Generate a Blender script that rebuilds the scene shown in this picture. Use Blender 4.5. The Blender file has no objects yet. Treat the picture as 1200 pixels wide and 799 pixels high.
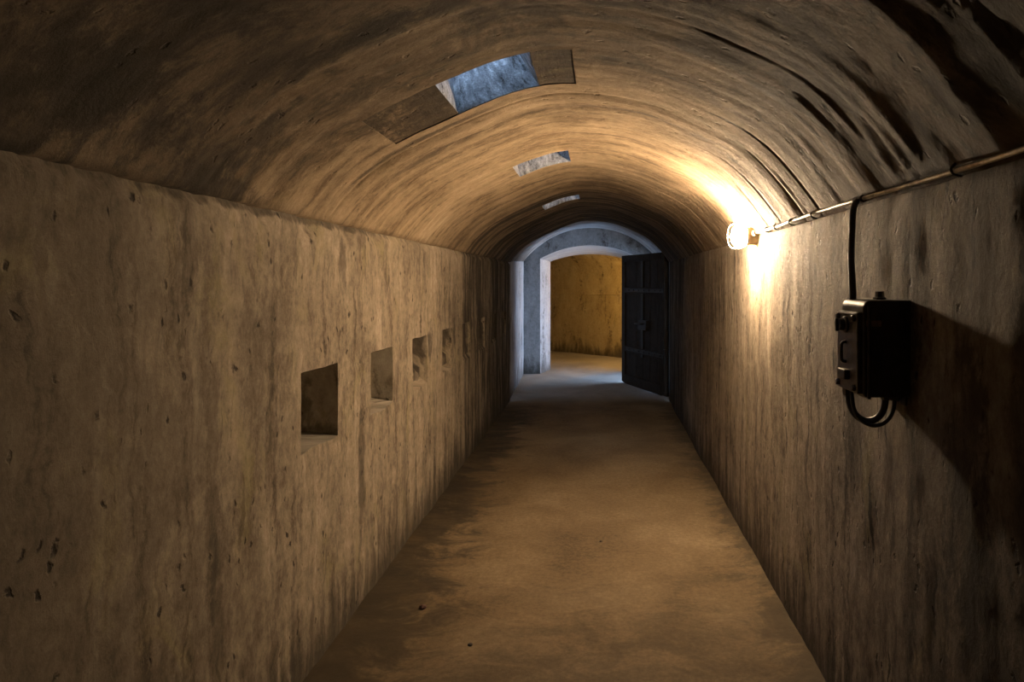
import bpy, math, random
from mathutils import Vector, noise, Matrix
random.seed(7)
S = bpy.context.scene
C = S.collection
PI = math.pi
EYE = 1.55
F = 800.0            # focal length in pixels of a 1200 px wide frame

# ------------------------------------------------------------------ node helpers
class NT:
    def __init__(self, name):
        self.m = bpy.data.materials.new(name)
        self.m.use_nodes = True
        self.t = self.m.node_tree
        self.n = self.t.nodes
        self.b = self.n['Principled BSDF']
    def link(self, a, b): self.t.links.new(a, b)
    def new(self, kind, **kw):
        nd = self.n.new(kind)
        for k, v in kw.items(): setattr(nd, k, v)
        return nd
    def put(self, sock, v):
        if isinstance(v, (int, float)): sock.default_value = v
        elif isinstance(v, (tuple, list)):
            sock.default_value = tuple(v) if len(v) == len(sock.default_value) else tuple(v) + (1,)
        else: self.link(v, sock)
    def math(self, op, a, b=0.0, c=0.0, clamp=False):
        nd = self.new('ShaderNodeMath', operation=op, use_clamp=clamp)
        for i, v in enumerate((a, b, c)): self.put(nd.inputs[i], v)
        return nd.outputs[0]
    def mapping(self, vec, scale, loc=(0, 0, 0)):
        nd = self.new('ShaderNodeMapping')
        self.link(vec, nd.inputs['Vector'])
        nd.inputs['Scale'].default_value = scale
        nd.inputs['Location'].default_value = loc
        return nd.outputs[0]
    def noise(self, vec, scale=1.0, detail=6.0, rough=0.6, dist=0.0):
        nd = self.new('ShaderNodeTexNoise')
        self.link(vec, nd.inputs['Vector'])
        nd.inputs['Scale'].default_value = scale
        nd.inputs['Detail'].default_value = detail
        nd.inputs['Roughness'].default_value = rough
        nd.inputs['Distortion'].default_value = dist
        return nd.outputs[0]
    def voronoi(self, vec, scale):
        nd = self.new('ShaderNodeTexVoronoi')
        self.link(vec, nd.inputs['Vector'])
        nd.inputs['Scale'].default_value = scale
        return nd.outputs['Distance']
    def ramp(self, fac, stops):
        nd = self.new('ShaderNodeValToRGB')
        self.put(nd.inputs[0], fac)
        e = nd.color_ramp.elements
        while len(e) < len(stops): e.new(0.5)
        for el, (p, c) in zip(e, stops):
            el.position = p
            el.color = (c, c, c, 1) if isinstance(c, (int, float)) else tuple(c) + (1,)
        return nd.outputs[0]
    def mix(self, fac, a, b, blend='MIX'):
        nd = self.new('ShaderNodeMix', data_type='RGBA', blend_type=blend)
        self.put(nd.inputs[0], fac); self.put(nd.inputs[6], a); self.put(nd.inputs[7], b)
        return nd.outputs[2]
    def sep(self, vec):
        nd = self.new('ShaderNodeSeparateXYZ'); self.link(vec, nd.inputs[0]); return nd.outputs
    def step(self, v, lo, hi):
        nd = self.new('ShaderNodeMapRange', interpolation_type='SMOOTHSTEP', clamp=True)
        self.put(nd.inputs[0], v); self.put(nd.inputs[1], lo); self.put(nd.inputs[2], hi)
        return nd.outputs[0]
    def bump(self, h, strength, dist):
        nd = self.new('ShaderNodeBump')
        self.link(h, nd.inputs['Height'])
        nd.inputs['Strength'].default_value = strength
        nd.inputs['Distance'].default_value = dist
        self.link(nd.outputs[0], self.b.inputs['Normal'])
    def blob(self, u, v, wob, cu, cv, ru, rv):
        """soft-edged patch with a noisy outline, for stains and painted shade"""
        a = self.math('DIVIDE', self.math('SUBTRACT', u, cu), ru)
        b = self.math('DIVIDE', self.math('SUBTRACT', v, cv), rv)
        d = self.math('SQRT', self.math('ADD', self.math('MULTIPLY', a, a), self.math('MULTIPLY', b, b)))
        d = self.math('ADD', d, wob)
        return self.step(d, 1.15, 0.45)

def concrete(name, cols, su=11.5, sv=1.0, grain=1.0, grime_falloff=None, mould=None, soaked=None, drips=0.0, pits=0.9, blobs=(), base_dirt=0.0, bump=0.6, mottled=0.35,
             green=(0.20, 0.17, 0.08), streak=1.0, smears=()):
    """board-marked concrete; UV = metres along the tunnel and metres up the wall / round the arch"""
    k = NT(name)
    uv = k.new('ShaderNodeUVMap').outputs[0]
    s = k.sep(uv); u, v = s[0], s[1]
    wp = k.math('MULTIPLY', k.math('SUBTRACT', k.noise(k.mapping(uv, (3.5, 3.5, 1), (7, 1, 0)), 1, 6, 0.65), 0.5), 0.16)
    cx = k.new('ShaderNodeCombineXYZ'); k.link(k.math('ADD', u, wp), cx.inputs[0]); k.link(v, cx.inputs[1])
    uw = cx.outputs[0]
    n1 = k.noise(k.mapping(uw, (su, sv, 1)), 1, 8, 0.64, 0.2)
    n2 = k.noise(k.mapping(uw, (su * 2.8, sv * 10, 1), (3, 7, 0)), 1, 9, 0.76)
    n3 = k.noise(uv, 1.25, 8, 0.6, 0.5)
    n4 = k.noise(k.mapping(uv, (1, 0.7, 1), (11, 2, 0)), 30, 10, 0.82)
    n6 = k.noise(k.mapping(uv, (1.3, 0.8, 1), (1, 12, 0)), 5.5, 9, 0.7, 0.3)
    n5 = k.noise(k.mapping(uv, (1.6, 0.9, 1), (5, 9, 0)), 2.2, 9, 0.68, 0.8)
    tot = k.math('ADD', k.math('MULTIPLY', n1, 0.38 * streak), k.math('MULTIPLY', n2, 0.24 * streak * grain))
    tot = k.math('ADD', tot, k.math('MULTIPLY', n3, mottled))
    tot = k.math('ADD', tot, k.math('MULTIPLY', n4, 0.46 * grain))
    tot = k.math('ADD', tot, k.math('MULTIPLY', n6, 0.26))
    mean = 0.5 * ((0.38 + 0.24 * grain) * streak + mottled + 0.26 + 0.46 * grain)
    tot = k.math('ADD', tot, 0.5 - mean)
    col = k.ramp(tot, [(0.34, cols[0]), (0.445, cols[1]), (0.545, cols[2]), (0.66, cols[3])])
    # greenish-brown growth in drifts
    g = k.step(n5, 0.54, 0.68)
    col = k.mix(k.math('MULTIPLY', g, 0.45), col, green)
    # thin dark runs
    run = k.math('MULTIPLY', k.step(n1, 0.455, 0.36), k.step(n2, 0.54, 0.43))
    col = k.mix(k.math('MULTIPLY', run, 0.72), col, (0.045, 0.032, 0.02))
    if drips:
        dn1 = k.noise(k.mapping(uw, (30, 3.4, 1), (9, 9, 0)), 1, 5, 0.6)
        dn2 = k.noise(k.mapping(uw, (12, 0.8, 1), (2, 5, 0)), 1, 5, 0.6)
        dm = k.math('MULTIPLY', k.step(dn1, 0.44, 0.36), k.step(n5, 0.42, 0.58))
        dm = k.math('MAXIMUM', dm, k.math('MULTIPLY', k.step(dn2, 0.385, 0.33), 0.8))
        col = k.mix(k.math('MULTIPLY', dm, drips), col, (0.012, 0.009, 0.006))
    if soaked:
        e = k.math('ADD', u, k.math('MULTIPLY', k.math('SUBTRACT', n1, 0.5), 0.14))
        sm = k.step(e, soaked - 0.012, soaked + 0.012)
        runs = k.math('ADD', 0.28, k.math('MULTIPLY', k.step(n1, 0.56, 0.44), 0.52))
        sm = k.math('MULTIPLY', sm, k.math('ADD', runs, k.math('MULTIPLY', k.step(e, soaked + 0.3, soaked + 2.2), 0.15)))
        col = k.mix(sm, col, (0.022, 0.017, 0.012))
    if grime_falloff:  # near walls darkened in colour for light falloff; dirtier finish on the vault
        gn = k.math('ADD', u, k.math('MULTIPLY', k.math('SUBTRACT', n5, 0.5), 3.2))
        gm = k.math('MULTIPLY', k.step(gn, grime_falloff + 0.6, grime_falloff - 0.7), k.math('ADD', 0.30, k.math('MULTIPLY', n6, 0.55)))
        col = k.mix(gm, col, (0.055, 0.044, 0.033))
    if mould:
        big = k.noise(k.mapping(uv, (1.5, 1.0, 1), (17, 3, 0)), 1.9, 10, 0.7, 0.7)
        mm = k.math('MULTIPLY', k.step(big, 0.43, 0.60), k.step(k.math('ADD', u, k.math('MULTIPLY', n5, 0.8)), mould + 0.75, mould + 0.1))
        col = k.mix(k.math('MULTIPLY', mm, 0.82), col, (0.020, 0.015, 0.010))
    wob = k.math('MULTIPLY', k.math('SUBTRACT', k.noise(k.mapping(uv, (8, 4.5, 1)), 1, 9, 0.74, 0.3), 0.5), 4.2)
    br = k.math('ADD', 0.55, k.math('MULTIPLY', k.step(n6, 0.38, 0.58), 0.45))
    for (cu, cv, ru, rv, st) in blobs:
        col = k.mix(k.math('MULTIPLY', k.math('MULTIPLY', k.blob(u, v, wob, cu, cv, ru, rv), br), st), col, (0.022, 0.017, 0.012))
    for (cu, cv, ru, rv, st, c) in smears:
        col = k.mix(k.math('MULTIPLY', k.blob(u, v, wob, cu, cv, ru, rv), st), col, c)
    if base_dirt:
        dn = k.math('ADD', v, k.math('MULTIPLY', k.math('SUBTRACT', n1, 0.5), 0.9))
        col = k.mix(k.math('MULTIPLY', k.step(dn, 0.34, 0.0), base_dirt), col, (0.03, 0.024, 0.016))
    # blow-holes, drawn out a little downwards
    vo = k.voronoi(k.mapping(uw, (24, 12, 1)), 1.0)
    on = k.step(k.noise(k.mapping(uv, (1, 1, 1), (4, 4, 0)), 3.5, 6, 0.65), 0.46, 0.56)
    pit = k.math('MULTIPLY', k.step(vo, 0.20, 0.09), on)
    vo2 = k.voronoi(k.mapping(uw, (10, 4.6, 1), (0.3, 0.7, 0)), 1.0)
    on2 = k.step(k.noise(k.mapping(uv, (1, 1, 1), (14, 9, 0)), 6, 4, 0.6), 0.53, 0.60)
    pit = k.math('MAXIMUM', pit, k.math('MULTIPLY', k.step(vo2, 0.12, 0.05), on2))
    col = k.mix(k.math('MULTIPLY', pit, pits), col, (0.014, 0.010, 0.007))
    k.link(col, k.b.inputs['Base Color'])
    k.b.inputs['Roughness'].default_value = 0.88
    k.b.inputs['Specular IOR Level'].default_value = 0.22
    h = k.math('ADD', k.math('MULTIPLY', n1, 0.55), k.math('MULTIPLY', n2, 0.55))
    h = k.math('ADD', h, k.math('MULTIPLY', n4, 0.65))
    h = k.math('ADD', h, k.math('MULTIPLY', n6, 0.6))
    h = k.math('SUBTRACT', h, k.math('MULTIPLY', pit, 0.9))
    k.bump(h, bump, 0.014)
    return k.m

def painted(name, col, rough=0.55, metal=0.0, var=0.35, scale=30, bump=0.15, rust=None):
    k = NT(name)
    co = k.new('ShaderNodeTexCoord').outputs['Object']
    n = k.noise(co, scale, 7, 0.65)
    n2 = k.noise(co, scale * 0.25, 5, 0.6, 0.6)
    dark = tuple(c * (1 - var) for c in col); lite = tuple(min(1, c * (1 + var)) for c in col)
    c = k.ramp(n, [(0.3, dark), (0.7, lite)])
    if rust: c = k.mix(k.math('MULTIPLY', k.step(n2, 0.5, 0.64), 0.7), c, rust)
    k.link(c, k.b.inputs['Base Color'])
    k.b.inputs['Roughness'].default_value = rough
    k.b.inputs['Metallic'].default_value = metal
    k.bump(n, bump, 0.004)
    return k.m

WALL = [(0.035, 0.027, 0.019), (0.125, 0.099, 0.071), (0.225, 0.182, 0.134), (0.345, 0.29, 0.225)]
VAULT = [(0.028, 0.019, 0.010), (0.122, 0.085, 0.049), (0.236, 0.172, 0.107), (0.345, 0.264, 0.177)]
M = {}
M['wall_left'] = concrete('streaked_wall_concrete', WALL, base_dirt=0.85, streak=0.85, soaked=5.8, drips=0.35, grime_falloff=2.0,
    blobs=[(2.05, 0.35, 0.05, 0.5, 0.55), (2.02, 1.0, 0.04, 0.45, 0.5), (1.2, 0.2, 0.16, 0.3, 0.5),
           (3.28, 0.62, 0.05, 0.36, 0.7), (4.0, 0.4, 0.05, 0.4, 0.4), (3.05, 1.62, 0.05, 0.2, 0.7)]
    + [(n + 20.18, 1.13, 0.25, 0.16, 0.8) for n in (4.188, 4.97)] + [(n + 0.44, 1.14, 0.07, 0.12, 0.8) for n in (4.188, 4.97)] + [(2.6, 1.795, 1.1, 0.022, 0.8)] + [(n + 0.18, 1.22, 0.2, 0.16, 0.6) for n in (5.75, 6.53, 7.32, 8.10)]  # thin blob along the wall top paints in crevice shade
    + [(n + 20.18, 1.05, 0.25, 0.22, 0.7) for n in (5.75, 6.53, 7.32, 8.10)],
    smears=[(2.3, 1.05, 0.5, 0.5, 0.0, (0.3, 0.25, 0.2))])
M['niche'] = concrete('brightened_niche_concrete', [(0.15, 0.13, 0.105), (0.32, 0.285, 0.23), (0.42, 0.375, 0.305), (0.52, 0.47, 0.39)], streak=0.8, pits=0.7,  # paler base in the first two niches stands in for bounce light
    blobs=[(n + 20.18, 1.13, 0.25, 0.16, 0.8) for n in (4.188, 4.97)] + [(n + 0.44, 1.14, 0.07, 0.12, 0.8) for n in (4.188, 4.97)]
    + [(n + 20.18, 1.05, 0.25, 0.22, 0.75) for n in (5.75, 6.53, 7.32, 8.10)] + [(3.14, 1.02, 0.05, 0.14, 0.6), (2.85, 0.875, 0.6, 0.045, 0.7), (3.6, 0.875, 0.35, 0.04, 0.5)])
M['wall_right'] = concrete('damp_wall_concrete', WALL, base_dirt=0.8, streak=1.1, soaked=7.3, drips=0.8, grime_falloff=1.7,
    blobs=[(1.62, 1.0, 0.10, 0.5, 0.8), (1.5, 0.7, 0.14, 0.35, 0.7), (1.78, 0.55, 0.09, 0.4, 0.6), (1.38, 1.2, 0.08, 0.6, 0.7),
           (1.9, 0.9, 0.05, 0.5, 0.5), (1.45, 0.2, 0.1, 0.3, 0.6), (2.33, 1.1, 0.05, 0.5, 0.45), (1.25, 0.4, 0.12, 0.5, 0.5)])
M['vault'] = concrete('board_marked_vault_concrete', VAULT, su=9.0, sv=0.8, mould=2.3, grain=0.65, grime_falloff=2.2, soaked=5.85, pits=0.4, mottled=0.42, streak=1.05, green=(0.13, 0.10, 0.05),
    blobs=[(1.95, 0.03, 0.35, 0.06, 0.85), (1.38, 0.22, 0.34, 0.26, 0.9), (2.05, 0.30, 0.10, 0.25, 0.6), (1.7, 0.40, 0.2, 0.2, 0.5), (1.30, 0.62, 0.16, 0.25, 0.6), (1.80, 0.62, 0.07, 0.28, 0.7), (1.98, 0.18, 0.12, 0.15, 0.55),  # first blob paints in crevice shade along the left spring
           (1.77, 0.70, 0.06, 0.11, 0.85), (2.66, 2.05, 0.014, 0.38, 0.95), (2.20, 2.12, 0.02, 0.25, 0.8), (1.84, 2.03, 0.025, 0.08, 0.8), (1.93, 0.08, 0.13, 0.09, 0.9), (1.42, 0.2, 0.14, 0.24, 0.9), (2.10, 0.55, 0.07, 0.4, 0.55), (1.62, 1.02, 0.12, 0.2, 0.5),  # one blob low at the left spring paints in the lip shadow
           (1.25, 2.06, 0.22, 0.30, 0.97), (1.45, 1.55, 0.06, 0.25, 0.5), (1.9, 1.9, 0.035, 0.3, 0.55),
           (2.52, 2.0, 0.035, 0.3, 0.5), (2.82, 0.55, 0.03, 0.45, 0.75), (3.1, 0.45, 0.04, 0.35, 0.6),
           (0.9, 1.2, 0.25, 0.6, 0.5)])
M['patch'] = concrete('dark_recast_concrete', [(0.006, 0.0042, 0.0025), (0.024, 0.017, 0.010), (0.06, 0.043, 0.027), (0.20, 0.145, 0.09)],
    su=4, sv=3.5, pits=0.2, bump=0.8)
M['shaft'] = concrete('grey_shaft_concrete', [(0.02, 0.02, 0.02), (0.17, 0.17, 0.17), (0.31, 0.31, 0.31), (0.70, 0.70, 0.70)],
    su=34, sv=12, pits=1.0, bump=1.0, mottled=0.2, streak=1.3, green=(0.22, 0.22, 0.22))
M['plaster'] = concrete('pale_limewash', [(0.10, 0.10, 0.10), (0.27, 0.27, 0.275), (0.36, 0.36, 0.365), (0.45, 0.45, 0.46)],
    su=4, sv=1.2, pits=0.3, base_dirt=0.75, bump=0.3, green=(0.2, 0.18, 0.15))
M['plaster_shaded'] = concrete('shaded_grey_limewash', [(0.06, 0.058, 0.056), (0.15, 0.146, 0.143), (0.21, 0.205, 0.20), (0.29, 0.285, 0.28)],  # limewash darkened, mostly for shade on the end wall, partly for dirt
    su=4, sv=1.2, pits=0.3, base_dirt=0.85, bump=0.3, green=(0.15, 0.14, 0.12))
M['ochre'] = concrete('ochre_stained_concrete', [(0.16, 0.11, 0.045), (0.32, 0.235, 0.105), (0.40, 0.31, 0.15), (0.5, 0.4, 0.22)],
    su=5, sv=1.2, pits=0.3, base_dirt=0.8, bump=0.4, streak=0.7)

def floor_mat():
    k = NT('dusty_floor_concrete')
    uv = k.new('ShaderNodeUVMap').outputs[0]
    s = k.sep(uv); x, y = s[0], s[1]
    n1 = k.noise(uv, 1.4, 9, 0.62, 0.4)
    n2 = k.noise(k.mapping(uv, (1, 1, 1), (8, 3, 0)), 40, 10, 0.82)
    n3 = k.noise(k.mapping(uv, (3.0, 4.2, 1)), 1, 10, 0.72, 0.9)
    t = k.math('ADD', k.math('MULTIPLY', n1, 0.48), k.math('MULTIPLY', n2, 0.52))
    col = k.ramp(t, [(0.34, (0.045, 0.029, 0.013)), (0.5, (0.118, 0.082, 0.042)), (0.64, (0.19, 0.139, 0.080))])
    # damp black dirt creeping in from both walls
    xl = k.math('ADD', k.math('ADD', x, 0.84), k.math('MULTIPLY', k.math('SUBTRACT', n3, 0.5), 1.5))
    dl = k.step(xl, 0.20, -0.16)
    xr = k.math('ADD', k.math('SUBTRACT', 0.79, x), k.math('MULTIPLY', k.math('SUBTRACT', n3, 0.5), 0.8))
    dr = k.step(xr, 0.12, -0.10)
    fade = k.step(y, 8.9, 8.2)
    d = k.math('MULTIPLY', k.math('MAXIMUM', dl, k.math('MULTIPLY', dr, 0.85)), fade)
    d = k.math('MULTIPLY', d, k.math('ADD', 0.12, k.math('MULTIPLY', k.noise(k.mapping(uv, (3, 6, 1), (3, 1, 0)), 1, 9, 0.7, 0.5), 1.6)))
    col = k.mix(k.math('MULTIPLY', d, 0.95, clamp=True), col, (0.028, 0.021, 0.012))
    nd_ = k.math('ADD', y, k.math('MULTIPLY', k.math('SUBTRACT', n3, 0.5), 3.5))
    col = k.mix(k.math('MULTIPLY', k.step(nd_, 3.9, 2.3), 0.68), col, (0.035, 0.024, 0.012))  # darker towards the viewer: vignette falloff painted in, along with dirt
    blot = k.step(k.noise(k.mapping(uv, (1.5, 2.6, 1), (2, 5, 0)), 1, 9, 0.66, 0.7), 0.56, 0.72)
    col = k.mix(k.math('MULTIPLY', blot, 0.55), col, (0.07, 0.045, 0.02))
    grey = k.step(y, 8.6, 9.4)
    col = k.mix(k.math('MULTIPLY', grey, 0.7), col, k.ramp(t, [(0.3, (0.16, 0.15, 0.14)), (0.7, (0.36, 0.34, 0.31))]))  # lobby floor lightened in colour, standing in for its daylight
    k.link(col, k.b.inputs['Base Color'])
    k.b.inputs['Roughness'].default_value = 0.85
    k.b.inputs['Specular IOR Level'].default_value = 0.25
    h = k.math('ADD', k.math('MULTIPLY', n2, 0.7), k.math('MULTIPLY', n1, 0.8))
    k.bump(h, 0.45, 0.012)
    return k.m
M['floor'] = floor_mat()
M['iron'] = painted('blackened_iron', (0.052, 0.044, 0.036), 0.5, 0.2, 0.4, 40, 0.3, (0.055, 0.032, 0.018))
M['cover'] = painted('worn_black_enamel', (0.075, 0.062, 0.048), 0.42, 0.3, 0.5, 35, 0.3, (0.09, 0.05, 0.028))
M['rubber'] = painted('black_rubber', (0.022, 0.019, 0.016), 0.5, 0, 0.2, 30, 0.1)
M['conduit'] = painted('dusty_conduit_paint', (0.62, 0.54, 0.42), 0.38, 0.35, 0.3, 40, 0.2, (0.18, 0.12, 0.07))
M['brass'] = painted('yellowed_lamp_housing', (0.66, 0.52, 0.32), 0.5, 0, 0.2, 30, 0.1)
M['wire'] = painted('pale_guard_wire', (0.62, 0.54, 0.42), 0.45, 0.2, 0.15, 30, 0.05)
M['plate'] = painted('faded_nameplate', (0.20, 0.13, 0.09), 0.5, 0, 0.4, 120, 0.1)
M['door'] = painted('tarred_door_boards', (0.020, 0.016, 0.012), 0.75, 0, 0.4, 14, 0.4, (0.028, 0.022, 0.016))
M['door_iron'] = painted('door_strap_iron', (0.016, 0.014, 0.012), 0.5, 0.3, 0.4, 30, 0.3)
M['stone'] = painted('dark_red_stone', (0.045, 0.016, 0.010), 0.8, 0, 0.4, 60, 0.3)
M['stone_dark'] = painted('dark_brown_stone', (0.035, 0.025, 0.016), 0.8, 0, 0.4, 60, 0.3)

LAMP_COL = (1.0, 0.735, 0.465)
def glow():
    k = NT('lit_frosted_glass')
    k.b.inputs['Base Color'].default_value = (0.9, 0.85, 0.75, 1)
    k.b.inputs['Roughness'].default_value = 0.3
    k.b.inputs['Emission Color'].default_value = LAMP_COL + (1,)
    k.b.inputs['Emission Strength'].default_value = 2350.0
    return k.m
M['glow'] = glow()

# ------------------------------------------------------------------ mesh helpers
class MB:
    def __init__(self): self.v, self.f, self.uv = [], [], []
    def face(self, pts, uvs=None):
        i = len(self.v); self.v += [tuple(p) for p in pts]
        self.f.append(tuple(range(i, i + len(pts))))
        self.uv += list(uvs) if uvs else [(p[0] + p[1], p[2]) for p in pts]
    def box(self, a, b, bev=0.0):
        x0, y0, z0 = a; x1, y1, z1 = b
        i = len(self.v)
        if bev <= 0:
            P = [(x, y, z) for z in (z0, z1) for y in (y0, y1) for x in (x0, x1)]
            Q = [(0, 2, 3, 1), (4, 5, 7, 6), (0, 1, 5, 4), (2, 6, 7, 3), (0, 4, 6, 2), (1, 3, 7, 5)]
            self.v += P
            for q in Q: self.f.append(tuple(i + j for j in q)); self.uv += [(P[j][0] + P[j][1], P[j][2]) for j in q]
        else:
            import bmesh
            bm = bmesh.new()
            bmesh.ops.create_cube(bm, size=1)
            for w in bm.verts: w.co = Vector(((x0 + x1) / 2 + w.co.x * (x1 - x0), (y0 + y1) / 2 + w.co.y * (y1 - y0), (z0 + z1) / 2 + w.co.z * (z1 - z0)))
            bmesh.ops.bevel(bm, geom=bm.edges[:], offset=bev, segments=2, affect='EDGES', profile=0.6)
            self.add_bm(bm)
        return self
    def add_bm(self, bm):
        i = len(self.v); bm.verts.index_update()
        self.v += [tuple(w.co) for w in bm.verts]
        for f in bm.faces:
            self.f.append(tuple(i + w.index for w in f.verts)); self.uv += [(w.co.x + w.co.y, w.co.z) for w in f.verts]
        bm.free()
    def lathe(self, prof, origin, axis, n=28):
        """prof: (distance along axis, radius)"""
        ax = Vector(axis).normalized()
        e1 = ax.orthogonal().normalized(); e2 = ax.cross(e1)
        o = Vector(origin); i = len(self.v)
        for d, r in prof:
            for j in range(n):
                a = 2 * PI * j / n
                self.v.append(tuple(o + ax * d + (e1 * math.cos(a) + e2 * math.sin(a)) * r))
        for q in range(len(prof) - 1):
            for j in range(n):
                k = (j + 1) % n
                self.f.append((i + q * n + j, i + q * n + k, i + (q + 1) * n + k, i + (q + 1) * n + j)); self.uv += [(j / n, q), (k / n, q), (k / n, q + 1), (j / n, q + 1)]
        for q, rev in ((0, True), (len(prof) - 1, False)):
            ring = [i + q * n + j for j in range(n)]
            self.f.append(tuple(reversed(ring)) if rev else tuple(ring)); self.uv += [(0, 0)] * n
        return self
    def tube(self, pts, r, n=12, closed=False, smooth=6):
        P = [Vector(p) for p in pts]
        if smooth and len(P) > 2:
            Q = []; m = len(P)
            rng = range(m if closed else m - 1)
            for a in rng:
                p0 = P[(a - 1) % m] if closed or a > 0 else P[a]
                p1 = P[a]; p2 = P[(a + 1) % m]
                p3 = P[(a + 2) % m] if closed or a + 2 < m else p2
                for s in range(smooth):
                    t = s / smooth
                    Q.append(0.5 * ((2 * p1) + (p2 - p0) * t + (2 * p0 - 5 * p1 + 4 * p2 - p3) * t * t + (3 * p1 - p0 - 3 * p2 + p3) * t ** 3))
            if not closed: Q.append(P[-1])
            P = Q
        i = len(self.v); m = len(P); e1 = None
        for a, p in enumerate(P):
            d = (P[(a + 1) % m] - P[a - 1]) if closed or 0 < a < m - 1 else (P[1] - P[0] if a == 0 else P[-1] - P[-2])
            d.normalize()
            e1 = d.orthogonal().normalized() if e1 is None else (e1 - d * e1.dot(d)).normalized()
            e2 = d.cross(e1)
            for j in range(n):
                t = 2 * PI * j / n
                self.v.append(tuple(p + (e1 * math.cos(t) + e2 * math.sin(t)) * r))
        for a in range(m if closed else m - 1):
            b = (a + 1) % m
            for j in range(n):
                k = (j + 1) % n
                self.f.append((i + a * n + j, i + a * n + k, i + b * n + k, i + b * n + j)); self.uv += [(0, 0)] * 4
        if not closed:
            self.f.append(tuple(i + j for j in reversed(range(n)))); self.uv += [(0, 0)] * n
            self.f.append(tuple(i + (m - 1) * n + j for j in range(n))); self.uv += [(0, 0)] * n
        return self
    def prism(self, poly, y0, y1):
        """poly of (x, z) extruded along y"""
        n = len(poly); i = len(self.v)
        self.v += [(x, y0, z) for x, z in poly] + [(x, y1, z) for x, z in poly]
        self.f.append(tuple(i + j for j in range(n))); self.uv += list(poly)
        self.f.append(tuple(i + n + j for j in reversed(range(n)))); self.uv += list(poly)
        for j in range(n):
            k = (j + 1) % n
            self.f.append((i + k, i + j, i + n + j, i + n + k)); self.uv += [(0, 0)] * 4
        return self
    def build(self, name, mat, parent=None, smooth=False, local=None, weld=False):
        me = bpy.data.meshes.new(name)
        vs = self.v
        if local is not None:
            vs = [tuple(Vector(p) - Vector(local)) for p in vs]
        me.from_pydata(vs, [], self.f)
        ul = me.uv_layers.new(name='UVMap')
        for l, c in zip(ul.data, self.uv): l.uv = c
        me.materials.append(mat)
        if weld:
            import bmesh
            bm = bmesh.new(); bm.from_mesh(me)
            bmesh.ops.remove_doubles(bm, verts=bm.verts[:], dist=1e-5)
            bm.to_mesh(me); bm.free()
        if smooth is True:
            for p in me.polygons: p.use_smooth = True
        elif smooth:
            me.set_sharp_from_angle(angle=smooth) if hasattr(me, 'set_sharp_from_angle') else None
            for p in me.polygons: p.use_smooth = True
        me.update()
        o = bpy.data.objects.new(name, me)
        C.objects.link(o)
        if parent: o.parent = parent
        return o

def tag(o, label=None, cat=None, group=None, kind=None):
    if label: o['label'] = label
    if cat: o['category'] = cat
    if group: o['group'] = group
    if kind: o['kind'] = kind
    return o
def empty(name, loc, rz=0.0):
    o = bpy.data.objects.new(name, None); C.objects.link(o)
    o.location = loc; o.rotation_euler = (0, 0, rz); o.empty_display_size = 0.1
    return o
def breaks(lo, hi, step, cuts):
    pts = sorted(set([lo, hi] + [c for c in cuts if lo < c < hi]))
    out = []
    for a, b in zip(pts, pts[1:]):
        n = max(1, round((b - a) / step))
        out += [a + (b - a) * i / n for i in range(n)]
    return out + [hi]
def grid(us, vs, pos, uvf, hole=None, flip=False):
    mb = MB(); nu, nv = len(us), len(vs)
    mb.v = [tuple(pos(u, v)) for u in us for v in vs]
    for i in range(nu - 1):
        for j in range(nv - 1):
            if hole and hole((us[i] + us[i + 1]) / 2, (vs[j] + vs[j + 1]) / 2): continue
            q = [(i, j), (i + 1, j), (i + 1, j + 1), (i, j + 1)]
            if flip: q.reverse()
            mb.f.append(tuple(a * nv + b for a, b in q))
            mb.uv += [uvf(us[a], vs[b]) for a, b in q]
    return mb
def fr(x, y, z, octv=4): return noise.fractal((x, y, z), 1.0, 2.0, octv)

# ------------------------------------------------------------------ the tunnel
Y0, Y1 = -4.0, 8.85
SPR, RISE = EYE + 0.25, 0.54
def xl(y): return -1.133 - 0.0015 * y
def xr(y): return 0.861 + 0.0068 * y

def wall_bump(y, z, seed):
    d = 0.010 * fr(y * 0.9, z * 0.8, seed) + 0.005 * fr(y * 9, z * 0.7, seed + 3) + 0.0025 * fr(y * 22, z * 7, seed + 7, 3)
    g = fr(y * 1.7 + 50, z * 0.5, seed + 9, 2)
    return d + 0.003 * max(0, g)
def chip(y, z, s):
    e = SPR - z
    lim = 0.02 + 0.10 * max(0, fr(y * 5, s, 1, 4)) + 0.03 * max(0, fr(y * 20, s, 4, 2))
    return 0.028 * min(1, max(0, (lim - e) / 0.04)) if e < lim else 0.0
NICHES = [2.624 + 0.782 * i for i in range(8)]
NW, NB, NTOP = 0.36, 0.885, 1.197
def lpos(y, z):
    d = wall_bump(y, z, 1.3)
    d -= chip(y, z, 2.0)
    jy = 0.005 * fr(y * 12, z * 12, 31, 3); jz = 0.005 * fr(y * 12, z * 12, 57, 3)
    for n in NICHES:                                  # knocked-off lower lips
        if abs(y - n - NW / 2) < NW / 2 + 1e-6 and abs(z - NB) < 1e-6: jz += 0.015 * fr(y * 9, n, 3) - 0.006
    e = 0.02 if z > 0.04 else 0.0
    return Vector((xl(y) + d, y + jy, z + (jz if e else 0)))
ys = breaks(Y0, Y1, 0.03, [n for n in NICHES] + [n + NW for n in NICHES])
zs = breaks(-0.03, SPR + 0.03, 0.03, [NB, NTOP])
inn = lambda y, z: NB < z < NTOP and any(n < y < n + NW for n in NICHES)
wl = grid(ys, zs, lpos, lambda u, v: (u, v), inn).build('wall_left', M['wall_left'], smooth=True)
tag(wl, 'long left tunnel wall of streaked tan concrete with a row of square niches', 'wall', kind='structure')
NDEEP = [0.26, 0.22, 0.17, 0.15, 0.035, 0.03, 0.022, 0.02]
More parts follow.
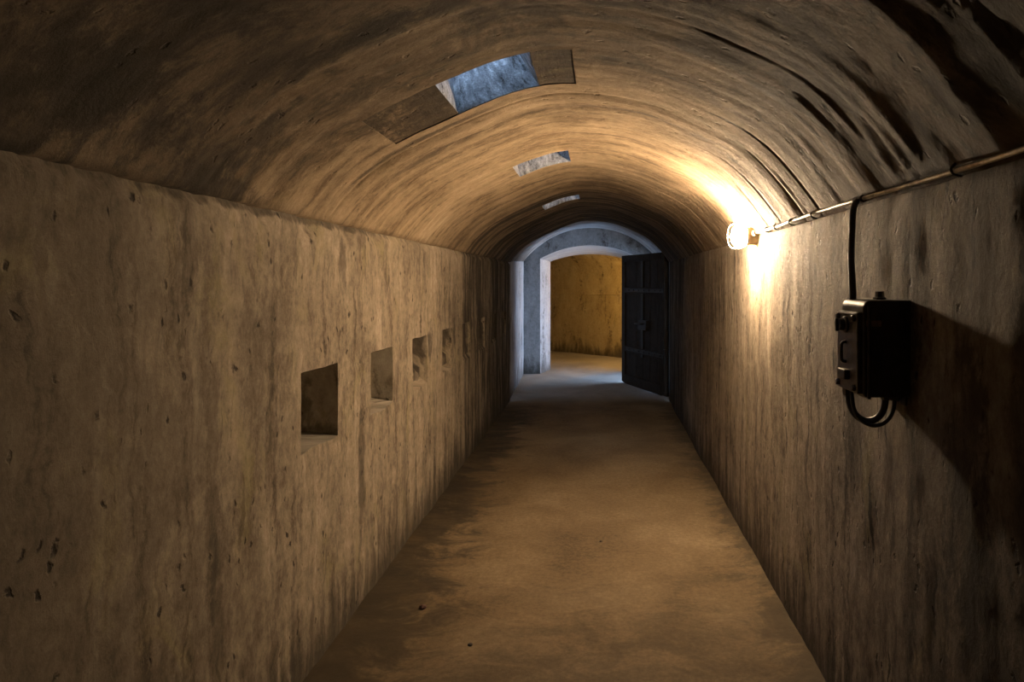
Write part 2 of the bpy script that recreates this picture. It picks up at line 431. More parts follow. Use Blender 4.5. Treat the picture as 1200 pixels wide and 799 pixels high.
RUBBLE = [0.0, 0.0, 0.75, 0.7, 0.4, 0.4, 0.4, 0.4]      # lower part packed with rough mortar
for n, dep, rub in zip(NICHES, NDEEP, RUBBLE):
    yy = [y for y in ys if n - 1e-9 <= y <= n + NW + 1e-9]
    zz = [z for z in zs if NB - 1e-9 <= z <= NTOP + 1e-9]
    mb = MB()
    loop = [(y, NB) for y in yy] + [(yy[-1], z) for z in zz[1:]] + [(y, NTOP) for y in reversed(yy[:-1])] + [(yy[0], z) for z in reversed(zz[1:-1])]
    cy, cz = n + NW / 2, (NB + NTOP) / 2
    def inner(y, z, t):
        p = lpos(y, z); w = 1 - 0.10 * t
        lip = 0.022 * t if abs(z - NB) < 1e-6 else 0
        q = Vector((p.x, cy + (p.y - cy) * w, cz + (p.z - cz) * w + lip))
        hz = max(0, min(1, (0.62 - (z - NB) / (NTOP - NB)) / 0.35 + 0.5 * fr(y * 9, z * 9, n, 2)))
        q.x -= dep * t * (1 - rub * hz); q.x += (0.004 + 0.012 * rub * hz) * fr(y * 15, z * 15, t * 9 + n, 3) * (1 if t > 0 else 0)
        q.y += 0.004 * fr(y * 11, z * 11, t * 7 + 4, 3) * (1 if t > 0 else 0)
        return q
    ts = [0, 0.12, 0.4, 0.7, 1.0]
    for a, b in zip(loop, loop[1:] + loop[:1]):
        for t0, t1 in zip(ts, ts[1:]):
            mb.face([inner(*b, t0), inner(*a, t0), inner(*a, t1), inner(*b, t1)],
                    [(b[0] + t0 * dep, b[1]), (a[0] + t0 * dep, a[1]), (a[0] + t1 * dep, a[1]), (b[0] + t1 * dep, b[1])])
    for i in range(len(yy) - 1):
        for j in range(len(zz) - 1):
            q = [(yy[i], zz[j]), (yy[i + 1], zz[j]), (yy[i + 1], zz[j + 1]), (yy[i], zz[j + 1])]
            mb.face([inner(*p, 1.0) for p in q], [(p[0] + 20, p[1]) for p in q])
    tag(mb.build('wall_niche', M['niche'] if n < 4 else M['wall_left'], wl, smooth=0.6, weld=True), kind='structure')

def rpos(y, z):
    d = wall_bump(y, z, 8.7)
    d -= 0.25 * chip(y, z, 12.0)
    return Vector((xr(y) - 0.7 * d, y, z))
wr = grid(breaks(Y0, Y1, 0.03, []), breaks(-0.03, SPR + 0.03, 0.03, []), rpos, lambda u, v: (u, v), flip=True).build('wall_right', M['wall_right'], smooth=True)
tag(wr, 'right tunnel wall of dark streaked concrete carrying lamp, pipe and switch box', 'wall', kind='structure')

def arch(y, t, xa, xb, spr, rise, d=0.0, sag=True):
    c, w = (xa + xb) / 2, (xb - xa) / 2
    R = (w * w + rise * rise) / (2 * rise); A = math.asin(w / R)
    th = -A + 2 * A * t
    p = Vector((c + (R + d) * math.sin(th), y, spr + rise - R + (R + d) * math.cos(th)))
    if sag:
        o = R * math.sin(th) / w
        if o < 0: p.z -= 0.046 * math.sin(PI * o) ** 2
        elif o > 0.5: p.z += 0.020 * math.sin(PI * (o - 0.5) * 2) ** 2
    return p
HALF_A = math.asin(1.0 / ((1 + RISE * RISE) / (2 * RISE)))
RR = (1 + RISE * RISE) / (2 * RISE)
ARC = 2 * HALF_A * RR
t_of = lambda off: 0.5 + math.asin(off / RR) / (2 * HALF_A)
TS0, TS1 = t_of(-0.425), t_of(-0.105)                  # skylight sides
TP0, TP1 = t_of(-0.675), t_of(0.040)                   # dark recast panel sides
SKY = [(2.332, 2.73), (4.10, 4.49), (6.20, 6.60)]
TSK = [(TS0, TS1), (t_of(-0.385), t_of(-0.055)), (t_of(-0.385), t_of(-0.055))]
# board joints: irregular widths, each board sits a few millimetres off
boards = []; y = Y0
rb = random.Random(5)
while y < Y1:
    w = rb.uniform(0.06, 0.20); boards.append((y, y + w, rb.uniform(-0.0028, 0.0028), rb.random())); y += w
GROOVES = [(2.655, 0.012, 0.020), (2.87, 0.010, 0.016), (3.22, 0.008, 0.007), (3.45, 0.008, 0.006), (4.95, 0.012, 0.010), (5.35, 0.01, 0.01), (6.6, 0.012, 0.012), (7.4, 0.012, 0.012), (8.0, 0.012, 0.012), (1.95, 0.010, 0.003)]
def vdepth(y, t):
    v = t * ARC
    yy = y + 0.02 * fr(v * 0.8, y * 0.4, 3, 3)
    d = 0.0
    for a, b, o, r in boards:
        if a <= yy < b:
            d += o; e = min(yy - a, b - yy)
            if r > 0.5 and e < 0.014: d += 0.005 * (1 - e / 0.014) * (0.4 + max(0, fr(v * 2.0, a * 9, 2, 2)))
            break
    for g, w, h in GROOVES:
        e = abs(y - g)
        if e < w: d += h * (1 - e / w) * min(1, max(0.0, 0.50 + 1.5 * fr(v * 0.9, g * 7, 5, 3) + (4.0 * (t - 0.68) if g == 2.655 else 0)))
    d += 0.004 * fr(y * 1.1, v * 0.9, 21) + 0.0022 * fr(y * 14, v * 1.3, 27) + 0.0022 * fr(y * 24, v * 9, 33, 3)
    if y < 2.2: d += 0.006 * fr(y * 3.0, v * 2.2, 41) * min(1, (2.2 - y))
    return d
inp = lambda y, t: SKY[0][0] - 1e-6 <= y <= SKY[0][1] + 1e-6 and TP0 - 1e-6 <= t <= TP1 + 1e-6
def vpos(y, t, rec=0.0):
    d = vdepth(y, t) + rec
    if t < 0.004 or t > 0.996:
        p = arch(y, t, xl(y), xr(y), SPR, RISE, 0.003 * fr(y * 14, 3.0, 27))
        if t in (0, 1): p.x += -0.06 if t == 0 else 0.06
        return p
    return arch(y, t, xl(y), xr(y), SPR, RISE, d)
vy = breaks(Y0, Y1, 0.022, [e for s in SKY for e in s] + [g + q for g, w, h in GROOVES for q in (-w, 0, w)])
vt = breaks(0, 1, 0.0125, [0.002, TS0, TS1, *TSK[1], TP0, TP1, 0.998])
sk = lambda y, t: any(a < y < b and p < t < q for (a, b), (p, q) in zip(SKY, TSK))
panel = lambda y, t: SKY[0][0] < y < SKY[0][1] and TP0 < t < TP1
vault = grid(vy, vt, vpos, lambda u, v: (u, v * ARC), lambda y, t: sk(y, t) or panel(y, t)).build('ceiling', M['vault'], smooth=True)
tag(vault, 'segmental barrel vault of board-marked brown concrete over the tunnel', 'vault', kind='structure')
# the darker, slightly sunken panel the nearest opening is cut through
REC = 0.004
py = [y for y in vy if SKY[0][0] - 1e-9 <= y <= SKY[0][1] + 1e-9]
pt = [t for t in vt if TP0 - 1e-9 <= t <= TP1 + 1e-9]
ppos = lambda y, t: vpos(y, t, REC)
mb = grid(py, pt, ppos, lambda u, v: (u, v * ARC), sk)
for a, b in zip(py, py[1:]):
    for t in (TP0, TP1): mb.face([vpos(a, t), vpos(b, t), ppos(b, t), ppos(a, t)], [(a, t * ARC), (b, t * ARC), (b, t * ARC + .02), (a, t * ARC + .02)])
for a, b in zip(pt, pt[1:]):
    for y in (py[0], py[-1]): mb.face([vpos(y, a), vpos(y, b), ppos(y, b), ppos(y, a)], [(y, a * ARC), (y, b * ARC), (y + .02, b * ARC), (y + .02, a * ARC)])
tag(mb.build('recast_panel', M['patch'], vault, smooth=0.5), kind='structure')

SKL = ['largest daylight shaft in the vault, blue-lit and cut through a dark panel',
       'middle daylight shaft in the vault, a pale slanting slot before the lamp', 'farthest and smallest daylight slot in the vault, before the end arch']
SHAFT_H = 0.75
for (a, b), (TS0, TS1), lab in zip(SKY, TSK, SKL):
    f = ppos if a == SKY[0][0] else vpos
    yy = [y for y in vy if a - 1e-9 <= y <= b + 1e-9]; tt = [t for t in vt if TS0 - 1e-9 <= t <= TS1 + 1e-9]
    c = (xl(a) + xr(a)) / 2
    ax = Vector((-0.20, 0.0, 1.0))
    SHAFT_H = 0.45 if a == SKY[0][0] else 0.75
    hs = [0, 0.015, 0.05, 0.12, 0.2, 0.3, 0.4, SHAFT_H]
    def up(y, t, h):
        p = f(y, t)
        if h == 0: return p
        top = arch(y, t, xl(y), xr(y), SPR, RISE, 0)
        q = top + ax * h; q.z = max(q.z, top.z + h)
        if a == SKY[0][0] and TS0 < t < TS1: q.x -= 0.42 * min(h, 0.25) * (t - TS0) / (TS1 - TS0)
        n1, n2 = fr(y * 14, t * 30, h * 14, 4), fr(y * 14 + 9, t * 30, h * 14, 4)
        if a == SKY[0][0] and abs(t - TS1) < 1e-9: q.x -= 0.42 * min(h, 0.25)
        q.x += 0.006 * n1; q.y += 0.010 * n2 + (0.010 if y < (a + b) / 2 else -0.004) * 0
        return q
    loop = [(y, TS0) for y in yy] + [(yy[-1], t) for t in tt[1:]] + [(y, TS1) for y in reversed(yy[:-1])] + [(yy[0], t) for t in reversed(tt[1:-1])]
    mb = MB()
    for p, q in zip(loop, loop[1:] + loop[:1]):
        for h0, h1 in zip(hs, hs[1:]):
            mb.face([up(*q, h0), up(*p, h0), up(*p, h1), up(*q, h1)],
                    [(q[0] + q[1] * ARC, h0), (p[0] + p[1] * ARC, h0), (p[0] + p[1] * ARC, h1), (q[0] + q[1] * ARC, h1)])
    o = mb.build('skylight_shaft', M['shaft'], smooth=0.6, weld=True)
    tag(o, lab, 'skylight', 'daylight shafts along the vault', 'structure')
    l = bpy.data.lights.new('sky_portal', 'AREA'); l.shape = 'RECTANGLE'; l.size = 0.36; l.size_y = b - a + 0.02
    l.cycles.is_portal = True
    lo = bpy.data.objects.new('sky_portal', l); C.objects.link(lo)
    m = up((a + b) / 2, (TS0 + TS1) / 2, SHAFT_H)
    lo.location = (m.x, m.y, m.z + 0.02)

# back of the tunnel, behind the viewer
mb = MB()
prof = [vpos(Y0, t) for t in vt]
mb.face([(xl(Y0) - 0.05, Y0, -0.03), (xr(Y0) + 0.05, Y0, -0.03), (xr(Y0) + 0.05, Y0, SPR)] + [tuple(p + Vector((0, 0, 0.02))) for p in reversed(prof)] + [(xl(Y0) - 0.05, Y0, SPR)])
tag(mb.build('wall_back', M['wall_left']), 'plain end wall of the tunnel behind the viewer', 'wall', kind='structure')

# floor through tunnel, vestibule and far room
def fpos(x, y):
    z = 0.006 * fr(x * 1.2, y * 1.2, 4) + 0.0025 * fr(x * 7, y * 7, 9, 3)
    if y < Y1: # a little dirt swept up against the walls
        e = min(x - xl(y), xr(y) - x)
        if e < 0.10: z += 0.012 * max(0, 1 - max(e, 0) / 0.10) * (0.5 + 0.5 * fr(x * 3, y * 4, 2))
    return Vector((x, y, z))
fx = breaks(-3.0, -1.2, 0.3, []) + breaks(-1.2, 1.0, 0.04, [])[1:] + breaks(1.0, 3.2, 0.3, [])[1:]
fy = breaks(Y0 - 0.1, 9.5, 0.045, []) + breaks(9.5, 17.6, 0.15, [])[1:]
fl = grid(fx, fy, fpos, lambda u, v: (u, v), flip=False).build('floor', M['floor'], smooth=True)
tag(fl, 'worn brown concrete floor with damp black dirt along the left wall', 'floor', kind='structure')

# ------------------------------------------------------------------ vestibule beyond the tunnel
YE, YB = 11.48, 12.03
def vest(y):
    s = (y - Y1) / (YE - Y1)
    return (xl(Y1) - 0.012 - 0.095 * s, 0.965 + 0.06 * s, EYE + 0.26 + 0.08 * s, 0.545 + 0.02 * s)
def vvp(y, t):
    a, b, sp, ri = vest(y)
    p = arch(y, min(1, max(0, t)), a, b, sp, ri, 0.010 * fr(y * 1.4, t * 3, 61) + 0.004 * fr(y * 8, t * 14, 63), False)
    if t < 0: p.x -= 0.06
    if t > 1: p.x += 0.06
    return p
yv = breaks(Y1, YE + 0.02, 0.12, [])
tv = [-0.01] + [i / 40 for i in range(41)] + [1.01]
o = grid(yv, tv, vvp, lambda u, v: (u, v * 2.4)).build('ceiling_vestibule', M['plaster'], smooth=True)
tag(o, 'pale limewashed vault over the small lobby beyond the tunnel', 'vault', kind='structure')
def vlp(y, z):
    a, b, sp, ri = vest(y); return Vector((a + 0.010 * fr(y * 1.5, z * 1.5, 71) + 0.004 * fr(y * 9, z * 9, 73), y, z * sp / 1.8))
zv = breaks(-0.03, 1.84, 0.1, [])
o = grid(yv, zv, vlp, lambda u, v: (u, v)).build('wall_vestibule_left', M['plaster'], smooth=True)
tag(o, 'pale left side wall of the lobby catching blue daylight', 'wall', kind='structure')
OP0, OP1, OPH = 9.45, 11.35, 1.76
def vrp(y, z):
    a, b, sp, ri = vest(y); return Vector((b, y, z * sp / 1.8))
yo = breaks(Y1, YE + 0.02, 0.12, [OP0, OP1]); zo = breaks(-0.03, 1.84, 0.1, [OPH])
mb = grid(yo, zo, vrp, lambda u, v: (u, v), lambda y, z: OP0 < y < OP1 and z < OPH, flip=True)
for (ya, yb_, za, zb) in ((OP0, OP0, -0.03, OPH), (OP1, OP1, -0.03, OPH)):
    p, q = vrp(ya, za), vrp(yb_, zb)
    mb.face([p, p + Vector((0.9, 0, 0)), q + Vector((0.9, 0, 0)), q])
p, q = vrp(OP0, OPH), vrp(OP1, OPH)
mb.face([p, q, q + Vector((0.9, 0, 0)), p + Vector((0.9, 0, 0))])
tag(mb.build('wall_vestibule_right', M['plaster']), 'right side wall of the lobby with an open entrance behind the door', 'wall', kind='structure')
l = bpy.data.lights.new('sky_portal', 'AREA'); l.shape = 'RECTANGLE'; l.size = OPH; l.size_y = OP1 - OP0; l.cycles.is_portal = True
lo = bpy.data.objects.new('sky_portal', l); C.objects.link(lo)
lo.location = (1.92, (OP0 + OP1) / 2, OPH / 2 + 0.02); lo.rotation_euler = (0, PI / 2, 0)
# the return between tunnel and lobby
mb = MB()
for a, b in zip(tv[1:-1], tv[2:-1]):
    mb.face([vpos(Y1, a), vpos(Y1, b), vvp(Y1, b) + Vector((0, 0, .02)), vvp(Y1, a) + Vector((0, 0, .02))])
for s in (0, 1):
    i0 = xl(Y1) if s == 0 else xr(Y1); o0 = vest(Y1)[s] + (-0.04 if s == 0 else 0.04)
    mb.face([(i0 + (-.012 if s == 0 else .012), Y1, -0.03), (o0, Y1, -0.03), (o0, Y1, SPR + 0.06), (i0 + (-.012 if s == 0 else .012), Y1, SPR + 0.06)])
tag(mb.build('trim_1', M['plaster']), 'narrow plastered return where the tunnel meets the lobby', 'trim', kind='structure')

# end wall with the splayed arched doorway
DC = -0.13
def door_arch(x0, x1, spr, top, n=24):
    w = (x1 - x0) / 2; c = (x0 + x1) / 2; r = top - spr; R = (w * w + r * r) / (2 * r); A = math.asin(min(1, w / R))
    return [(c + R * math.sin(-A + 2 * A * i / n), spr + r - R + R * math.cos(-A + 2 * A * i / n)) for i in range(n + 1)]
fa = door_arch(-0.976, 0.72, 1.935, 2.16); ba = door_arch(-0.842, 0.59, 1.905, 2.035)
fa = [(-0.976, -0.03)] + fa + [(0.72, -0.03)]; ba = [(-0.842, -0.03)] + ba + [(0.59, -0.03)]
mb = MB()
for (prf, y, X, rev) in ((fa, YE, 1.6, False), (ba, YB, 3.0, True)):
    T = 3.1
    qs = [[(-X, -0.03), prf[0], prf[1], (-X, prf[1][1])], [prf[-1], (X, -0.03), (X, prf[-2][1]), prf[-2]], [(-X, prf[1][1]), prf[1], (prf[1][0], T), (-X, T)], [prf[-2], (X, prf[-2][1]), (X, T), (prf[-2][0], T)]]
    for a, b in zip(prf[1:-1], prf[2:-1]): qs.append([a, b, (b[0], T), (a[0], T)])
    for q in qs:
        P = [(x, y, z) for x, z in q]
        if rev: P.reverse()
        mb.face(P, [(p[0] + 30, p[2]) for p in P])
jm = MB()
for (a, b), (c, d) in zip(zip(fa, fa[1:]), zip(ba, ba[1:])):
    jm.face([(b[0], YE, b[1]), (a[0], YE, a[1]), (c[0], YB, c[1]), (d[0], YB, d[1])], [(11.5, b[1]), (11.5, a[1]), (12.05, c[1]), (12.05, d[1])])
we = tag(mb.build('wall_end', M['plaster_shaded']), 'limewashed end wall, shade and grey dirt in its colour, pierced by a splayed arched doorway', 'wall', kind='structure')
tag(jm.build('doorway_reveal', M['plaster'], we, smooth=0.4, weld=True), kind='structure')

# far room: an oblique ochre wall with a cove above
A0, B0 = Vector((-1.04, 15.3, 0)), Vector((0.49, 13.9, 0))
ud = (B0 - A0).normalized(); nd = Vector((ud.y, -ud.x, 0)); nd = nd if nd.y < 0 else -nd
prof = [(0, -0.03), (0, 0.3), (0, 0.8), (0, 1.27), (0.012, 1.28), (0, 1.29), (0, 1.77)] + [(1.5 - 1.5 * math.cos(a * PI / 20), 1.77 + 0.55 * math.sin(a * PI / 20)) for a in range(1, 11)]
base = A0 - ud * 2.2
def fwp(s, i):
    d, z = prof[int(i)]; return base + ud * s + nd * (d + 0.02 * fr(s * 0.8, z, 5) * (z < 2)) + Vector((0, 0, z))
mb = grid(breaks(0, 5.40, 0.2, []), list(range(len(prof))), fwp, lambda u, v: (u, prof[int(v)][1] + prof[int(v)][0]))
tag(mb.build('wall_far_room', M['ochre'], smooth=0.6), 'ochre lit oblique wall of the room beyond the doorway', 'wall', kind='structure')
mb = MB()
for X in (-2.64, 1.30):
    mb.face([(X, YB, -0.03), (X, 17.5, -0.03), (X, 17.5, 3.0), (X, YB, 3.0)])
mb.face([(-2.64, YB, 2.31), (1.30, YB, 2.31), (1.30, 17.5, 2.31), (-2.64, 17.5, 2.31)])
tag(mb.build('wall_far_room_side', M['ochre']), 'side walls and flat ceiling of the ochre room, out of sight beyond the doorway', 'wall', kind='structure')

# ------------------------------------------------------------------ open door leaf
H = Vector((0.905, 9.14, 0)); Fp = Vector((0.379, 10.46, 0)); W = (Fp - H).length
dr = empty('door', (H.x, H.y, 0.0), math.atan2(Fp.y - H.y, Fp.x - H.x))
tag(dr, 'dark boarded door standing open against the right side at the tunnel end', 'door')
for mm in (M['door'], M['door_iron']): mm.node_tree.nodes['Principled BSDF'].inputs['Specular IOR Level'].default_value = 0.12
TH, Z0, Z1 = 0.05, 0.010, 1.945
mb = MB(); nb = 6; w = W / nb
for i in range(nb): mb.box((i * w + 0.002, -TH, Z0), ((i + 1) * w - 0.002, 0.0, Z1), 0.004)
mb.build('door_leaf', M['door'], dr)
mb = MB().box((0, 0, Z0 + 0.02), (0.10, 0.022, Z1), 0.004); mb.build('stile', M['door'], dr)
MB().box((W - 0.12, 0, Z0 + 0.02), (W, 0.022, Z1), 0.004).build('stile', M['door'], dr)
MB().box((W / 2 - 0.035, 0, Z0 + 0.45), (W / 2 + 0.035, 0.018, Z1 - 0.06), 0.004).build('center_batten', M['door_iron'], dr)
for z, h in ((Z1 - 0.10, 0.10), (1.38, 0.085), (0.50, 0.085), (Z0, 0.14)):
    MB().box((0.10, 0, z), (W - 0.12, 0.024, z + h), 0.004).build('rail', M['door'], dr)
for z in (1.40, 0.52):
    s = MB().box((-0.02, 0.024, z), (W * 0.86, 0.034, z + 0.05), 0.003)
    s.lathe([(-0.07, 0.022), (0.12, 0.022)], (-0.005, 0.02, z), (0, 0, 1), 16)
    for q in range(7): s.lathe([(0, 0.013), (0.006, 0.011), (0.010, 0.004)], (0.10 + q * 0.17, 0.034, z + 0.025), (0, 1, 0), 10)
    s.build('strap_hinge', M['door_iron'], dr)
lk = MB().box((W * 0.36, 0.0, 0.86), (W * 0.54, 0.05, 1.0), 0.006).build('lock_box', M['door_iron'], dr)
MB().tube([(W * .42, 0.045, 0.95), (W * .42, 0.085, 0.95), (W * .50, 0.09, 0.948), (W * .57, 0.085, 0.945)], 0.010).build('lever_handle', M['door_iron'], lk)

# ------------------------------------------------------------------ conduit, lamp, switch box
PZ = EYE + 0.268
def wx(y): return xr(y)
pr = empty('conduit_pipe', (0.85, 2.2, PZ))
tag(pr, 'thin pale conduit pipe clipped along the top of the right wall', 'pipe')
pp = [(wx(yq) - 0.020, yq, PZ + 0.004 * math.sin(yq * 3)) for yq in [Y0 + 0.02 + i * 0.35 for i in range(23)] if yq < 3.6] + [(wx(3.7) - 0.026, 3.700, PZ)]
MB().tube(pp, 0.0066, 12, smooth=4).build('pipe', M['conduit'], pr, True, local=pr.location)
for yq in (-0.6, 0.4, 1.05, 1.63, 2.73, 3.05, 3.32, 3.5):
    c = MB()
    x = wx(yq) - 0.020
    c.tube([(x + 0.016, yq, PZ - 0.016), (x - 0.002, yq, PZ - 0.0115), (x - 0.010, yq, PZ), (x - 0.002, yq, PZ + 0.0115), (x + 0.016, yq, PZ + 0.026)], 0.0035, 8, smooth=4)
    c.lathe([(0, 0.006), (0.008, 0.005)], (x + 0.008, yq, PZ + 0.022), (-1, 0, 0.2), 10)
    c.build('saddle_clip', M['iron'], pr, True, local=pr.location)
c = MB().lathe([(-0.035, 0.010), (-0.033, 0.013), (0.033, 0.013), (0.035, 0.010)], (wx(2.235) - 0.020, 2.235, PZ), (0, 1, 0), 16)
c.build('tee_joint', M['iron'], pr, 0.6, local=pr.location)
c = MB().tube([(0.856, 2.235, PZ), (0.835, 2.215, PZ - 0.012), (0.812, 2.175, PZ - 0.045), (0.800, 2.15, PZ - 0.10), (0.782, 2.11, 1.62), (0.765, 2.052, 1.52), (0.762, 2.047, 1.4845)], 0.0105, 12)
c.build('drop_conduit', M['iron'], pr, True, local=pr.location)

LY = 3.80; LZ = EYE + 0.253
lx = wx(LY)
lp = empty('bulkhead_lamp', (lx, LY, LZ))
tag(lp, 'glowing bulkhead wall lamp with wire guard at the end of the pipe', 'lamp')
LO = (lx + 0.012, LY, LZ); AX = (-1, 0, 0)
MB().lathe([(0, 0.060), (0.012, 0.060), (0.018, 0.050), (0.062, 0.048), (0.066, 0.054), (0.078, 0.054), (0.080, 0.048)], LO, AX, 32).build('lamp_base', M['brass'], lp, 0.6, local=lp.location)
MB().lathe([(0.0802, 0.042), (0.084, 0.049), (0.10, 0.054), (0.130, 0.055), (0.144, 0.050), (0.153, 0.038), (0.158, 0.020), (0.159, 0.002)], LO, AX, 32).build('glass_globe', M['glow'], lp, True, local=lp.location)
g = MB()
for ang in (0, PI / 2):
    ca, sa = math.cos(ang), math.sin(ang)
    loop = [(0.075, -0.052), (0.11, -0.068), (0.15, -0.067), (0.172, -0.048), (0.180, 0), (0.172, 0.048), (0.15, 0.067), (0.11, 0.068), (0.075, 0.052)]
    g.tube([(LO[0] - d, LO[1] + r * sa, LO[2] + r * ca) for d, r in loop], 0.0032, 8)
g.tube([(LO[0] - 0.128, LO[1] + 0.0695 * math.cos(a * PI / 8), LO[2] + 0.0695 * math.sin(a * PI / 8)) for a in range(16)], 0.0032, 8, closed=True, smooth=3)
g.build('wire_guard', M['wire'], lp, True, local=lp.location)
MB().lathe([(0, 0.014), (0.05, 0.014), (0.052, 0.011)], (lx - 0.030, LY - 0.045, LZ + 0.012), (0, -1, 0), 16).build('cable_gland', M['brass'], lp, 0.6, local=lp.location)

BX, BY0, BY1, BZ0, BZ1 = 0.728, 1.905, 2.075, 1.226, 1.498
bx = empty('switch_box', (wx(2.0), 2.0, BZ0))
tag(bx, 'black iron electrical switch box with hanging cable loops on the right wall', 'switch box')
L = bx.location
wallx = wx(1.99) + 0.006
def rprof(x0, x1, z0, z1, ch, r):
    out = []
    out += [(x1, z0)]
    for i in range(5): a = -PI / 2 - i * PI / 8; out.append((x0 + r + r * math.cos(a), z0 + r + r * math.sin(a)))
    for i in range(6): a = PI - i * PI / 10; out.append((x0 + ch + ch * math.cos(a), z1 - ch + ch * math.sin(a)))
    out += [(x1, z1)]
    return out
body = MB().prism(rprof(BX + 0.012, wallx, BZ0, BZ1, 0.022, 0.012), BY0, BY1)
o = body.build('enclosure', M['iron'], bx, 0.7, local=L)
bv = o.modifiers.new('Bevel', 'BEVEL'); bv.width = 0.005; bv.segments = 2; bv.limit_method = 'ANGLE'; bv.angle_limit = 0.8
# flange round the lid seam
fl_ = MB().box((BX + 0.022, BY0 - 0.007, BZ0 - 0.004), (BX + 0.032, BY1 + 0.007, BZ1 - 0.014), 0.003)
fl_.build('seam_flange', M['cover'], bx, local=L)
cv = MB().box((BX - 0.004, BY0 + 0.006, BZ0 + 0.008), (BX + 0.016, BY1 - 0.006, BZ1 - 0.034), 0.006).build('cover', M['cover'], bx, local=L)
for yy in (BY0 + 0.022, BY1 - 0.022):
    for zz in (BZ0 + 0.024, BZ1 - 0.052):
        MB().lathe([(0, 0.010), (0.007, 0.010), (0.010, 0.007)], (BX - 0.004, yy, zz), (-1, 0, 0), 6).build('bolt', M['iron'], cv, local=L)
kn = MB().lathe([(0, 0.024), (0.006, 0.024), (0.008, 0.018), (0.022, 0.017), (0.024, 0.013)], (BX - 0.004, 1.995, 1.425), (-1, 0, 0), 24)
kn.box((BX - 0.036, 1.990, 1.406), (BX - 0.026, 2.000, 1.444), 0.003)
kn.build('rotary_knob', M['iron'], cv, 0.6, local=L)
MB().tube([(BX - 0.004, 1.995, 1.375), (BX - 0.016, 1.995, 1.370), (BX - 0.018, 1.995, 1.345), (BX - 0.016, 1.995, 1.322), (BX - 0.004, 1.995, 1.317)], 0.005, 8).build('handle', M['cover'], cv, True, local=L)
MB().box((BX - 0.020, 1.965, 1.268), (BX - 0.002, 2.025, 1.296), 0.004).build('latch', M['iron'], cv, local=L)
MB().lathe([(0, 0.018), (0.006, 0.018), (0.008, 0.012), (0.022, 0.012), (0.024, 0.008)], (0.818, 1.985, BZ1), (0, 0, 1), 6).build('top_bolt', M['iron'], bx, local=L)
MB().lathe([(0, 0.017), (0.018, 0.017), (0.020, 0.013)], (0.762, 2.047, BZ1 - 0.034), (0, 0, 1), 6).build('conduit_gland', M['iron'], bx, local=L)
MB().box((0.748, BY0 - 0.003, 1.425), (0.790, BY0 + 0.001, 1.442), 0.001).build('name_plate', M['plate'], bx, local=L)
for k, (p0, p1, dz, r) in enumerate((((0.748, 2.045), (0.828, 1.965), 0.090, 0.010), ((0.748, 2.015), (0.850, 1.955), 0.100, 0.006))):
    pts = []
    for i in range(9):
        t = i / 8; c = (1 - math.cos(t * PI)) / 2
        pts.append((p0[0] + (p1[0] - p0[0]) * c, p0[1] + (p1[1] - p0[1]) * c, BZ0 + 0.006 - dz * math.sin(t * PI) ** 0.75))
    MB().tube(pts, r, 10, smooth=4).build('cable_loop', M['rubber'], bx, True, local=L)
for x, y in ((0.748, 2.045), (0.828, 1.965), (0.850, 1.955)):
    MB().lathe([(0, 0.012), (0.004, 0.015), (0.022, 0.015)], (x, y, BZ0 - 0.016), (0, 0, 1), 6).build('cable_gland', M['iron'], bx, local=L)
for yy in (BY0 + 0.03, BY1 - 0.03):
    MB().box((wallx - 0.018, yy - 0.016, BZ0 - 0.026), (wallx, yy + 0.016, BZ0 + 0.004), 0.003).build('mounting_lug', M['iron'], bx, local=L)

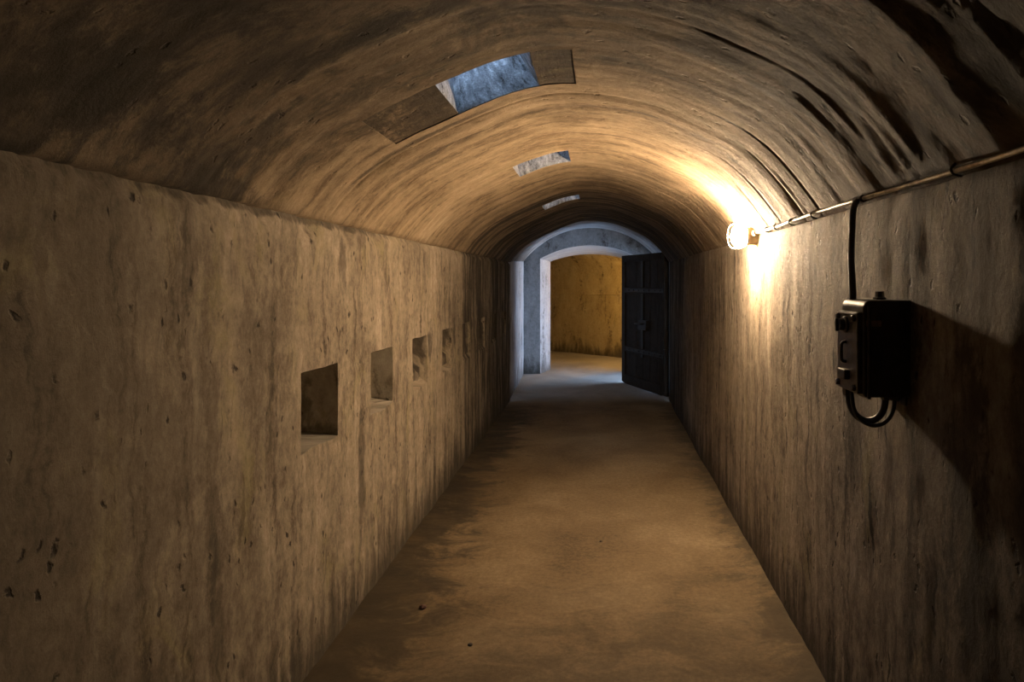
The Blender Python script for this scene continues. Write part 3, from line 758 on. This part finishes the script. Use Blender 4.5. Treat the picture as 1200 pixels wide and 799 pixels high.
# ------------------------------------------------------------------ scraps on the floor
def pebble(name, x, y, s, mat, label, seed):
    import bmesh
    bm = bmesh.new(); bmesh.ops.create_icosphere(bm, subdivisions=3, radius=1)
    z = fpos(x, y).z
    for w in bm.verts:
        n = 1 + 0.35 * fr(w.co.x * 1.3 + seed, w.co.y * 1.3, w.co.z * 1.3, 3)
        w.co = Vector((w.co.x * s * n, w.co.y * s * 0.8 * n, w.co.z * s * 0.55 * n))
    mz = min(w.co.z for w in bm.verts)
    for w in bm.verts: w.co.z -= mz
    mb = MB(); mb.add_bm(bm)
    o = mb.build(name, mat, smooth=True); o.location = (x, y, z - 0.001)
    tag(o, label, 'stone', 'small stones on the floor')
def at_floor(px, py):
    k = (py - 330) / EYE; return (px - 701) / k, F / k
for (px, py, s, m, lab, sd) in ((495, 713, 0.017, 'stone', 'small dark red stone on the floor near the left wall', 1.0),
                                (551, 757, 0.010, 'stone_dark', 'tiny dark stone nearest the viewer on the open floor', 5.0),
                                (704, 635, 0.009, 'stone_dark', 'tiny dark stone in the middle of the floor, below the doorway', 9.0)):
    x, y = at_floor(px, py); pebble('small_stone', x, y, s, M[m], lab, sd)

# ------------------------------------------------------------------ light, sky, camera
w = bpy.data.worlds.new('overcast_sky'); S.world = w; w.use_nodes = True
bg = w.node_tree.nodes['Background']
bg.inputs[0].default_value = (0.42, 0.64, 1.0, 1); bg.inputs[1].default_value = 21.0
l = bpy.data.lights.new('far_room_lamp', 'POINT'); l.energy = 110; l.color = (1.0, 0.62, 0.22); l.shadow_soft_size = 0.08
o = bpy.data.objects.new('far_room_lamp', l); C.objects.link(o); o.location = (0.98, 12.45, 1.70)

cam = bpy.data.cameras.new('camera'); cam.sensor_width = 36; cam.lens = F / 1200 * 36
cam.shift_x = -101 / 1200; cam.shift_y = -69.5 / 1200; cam.clip_start = 0.02
co = bpy.data.objects.new('camera', cam); C.objects.link(co)
co.location = (0, 0, EYE); co.rotation_euler = (PI / 2, 0, 0)
S.camera = co
vs = S.view_settings
S.display_settings.display_device = 'sRGB'
vs.view_transform = 'Standard'; vs.look = 'None'; vs.gamma = 1; vs.use_curve_mapping = False
vs.exposure = 0.0
S.cycles.use_denoising = True
S.cycles.max_bounces = 10; S.cycles.diffuse_bounces = 6
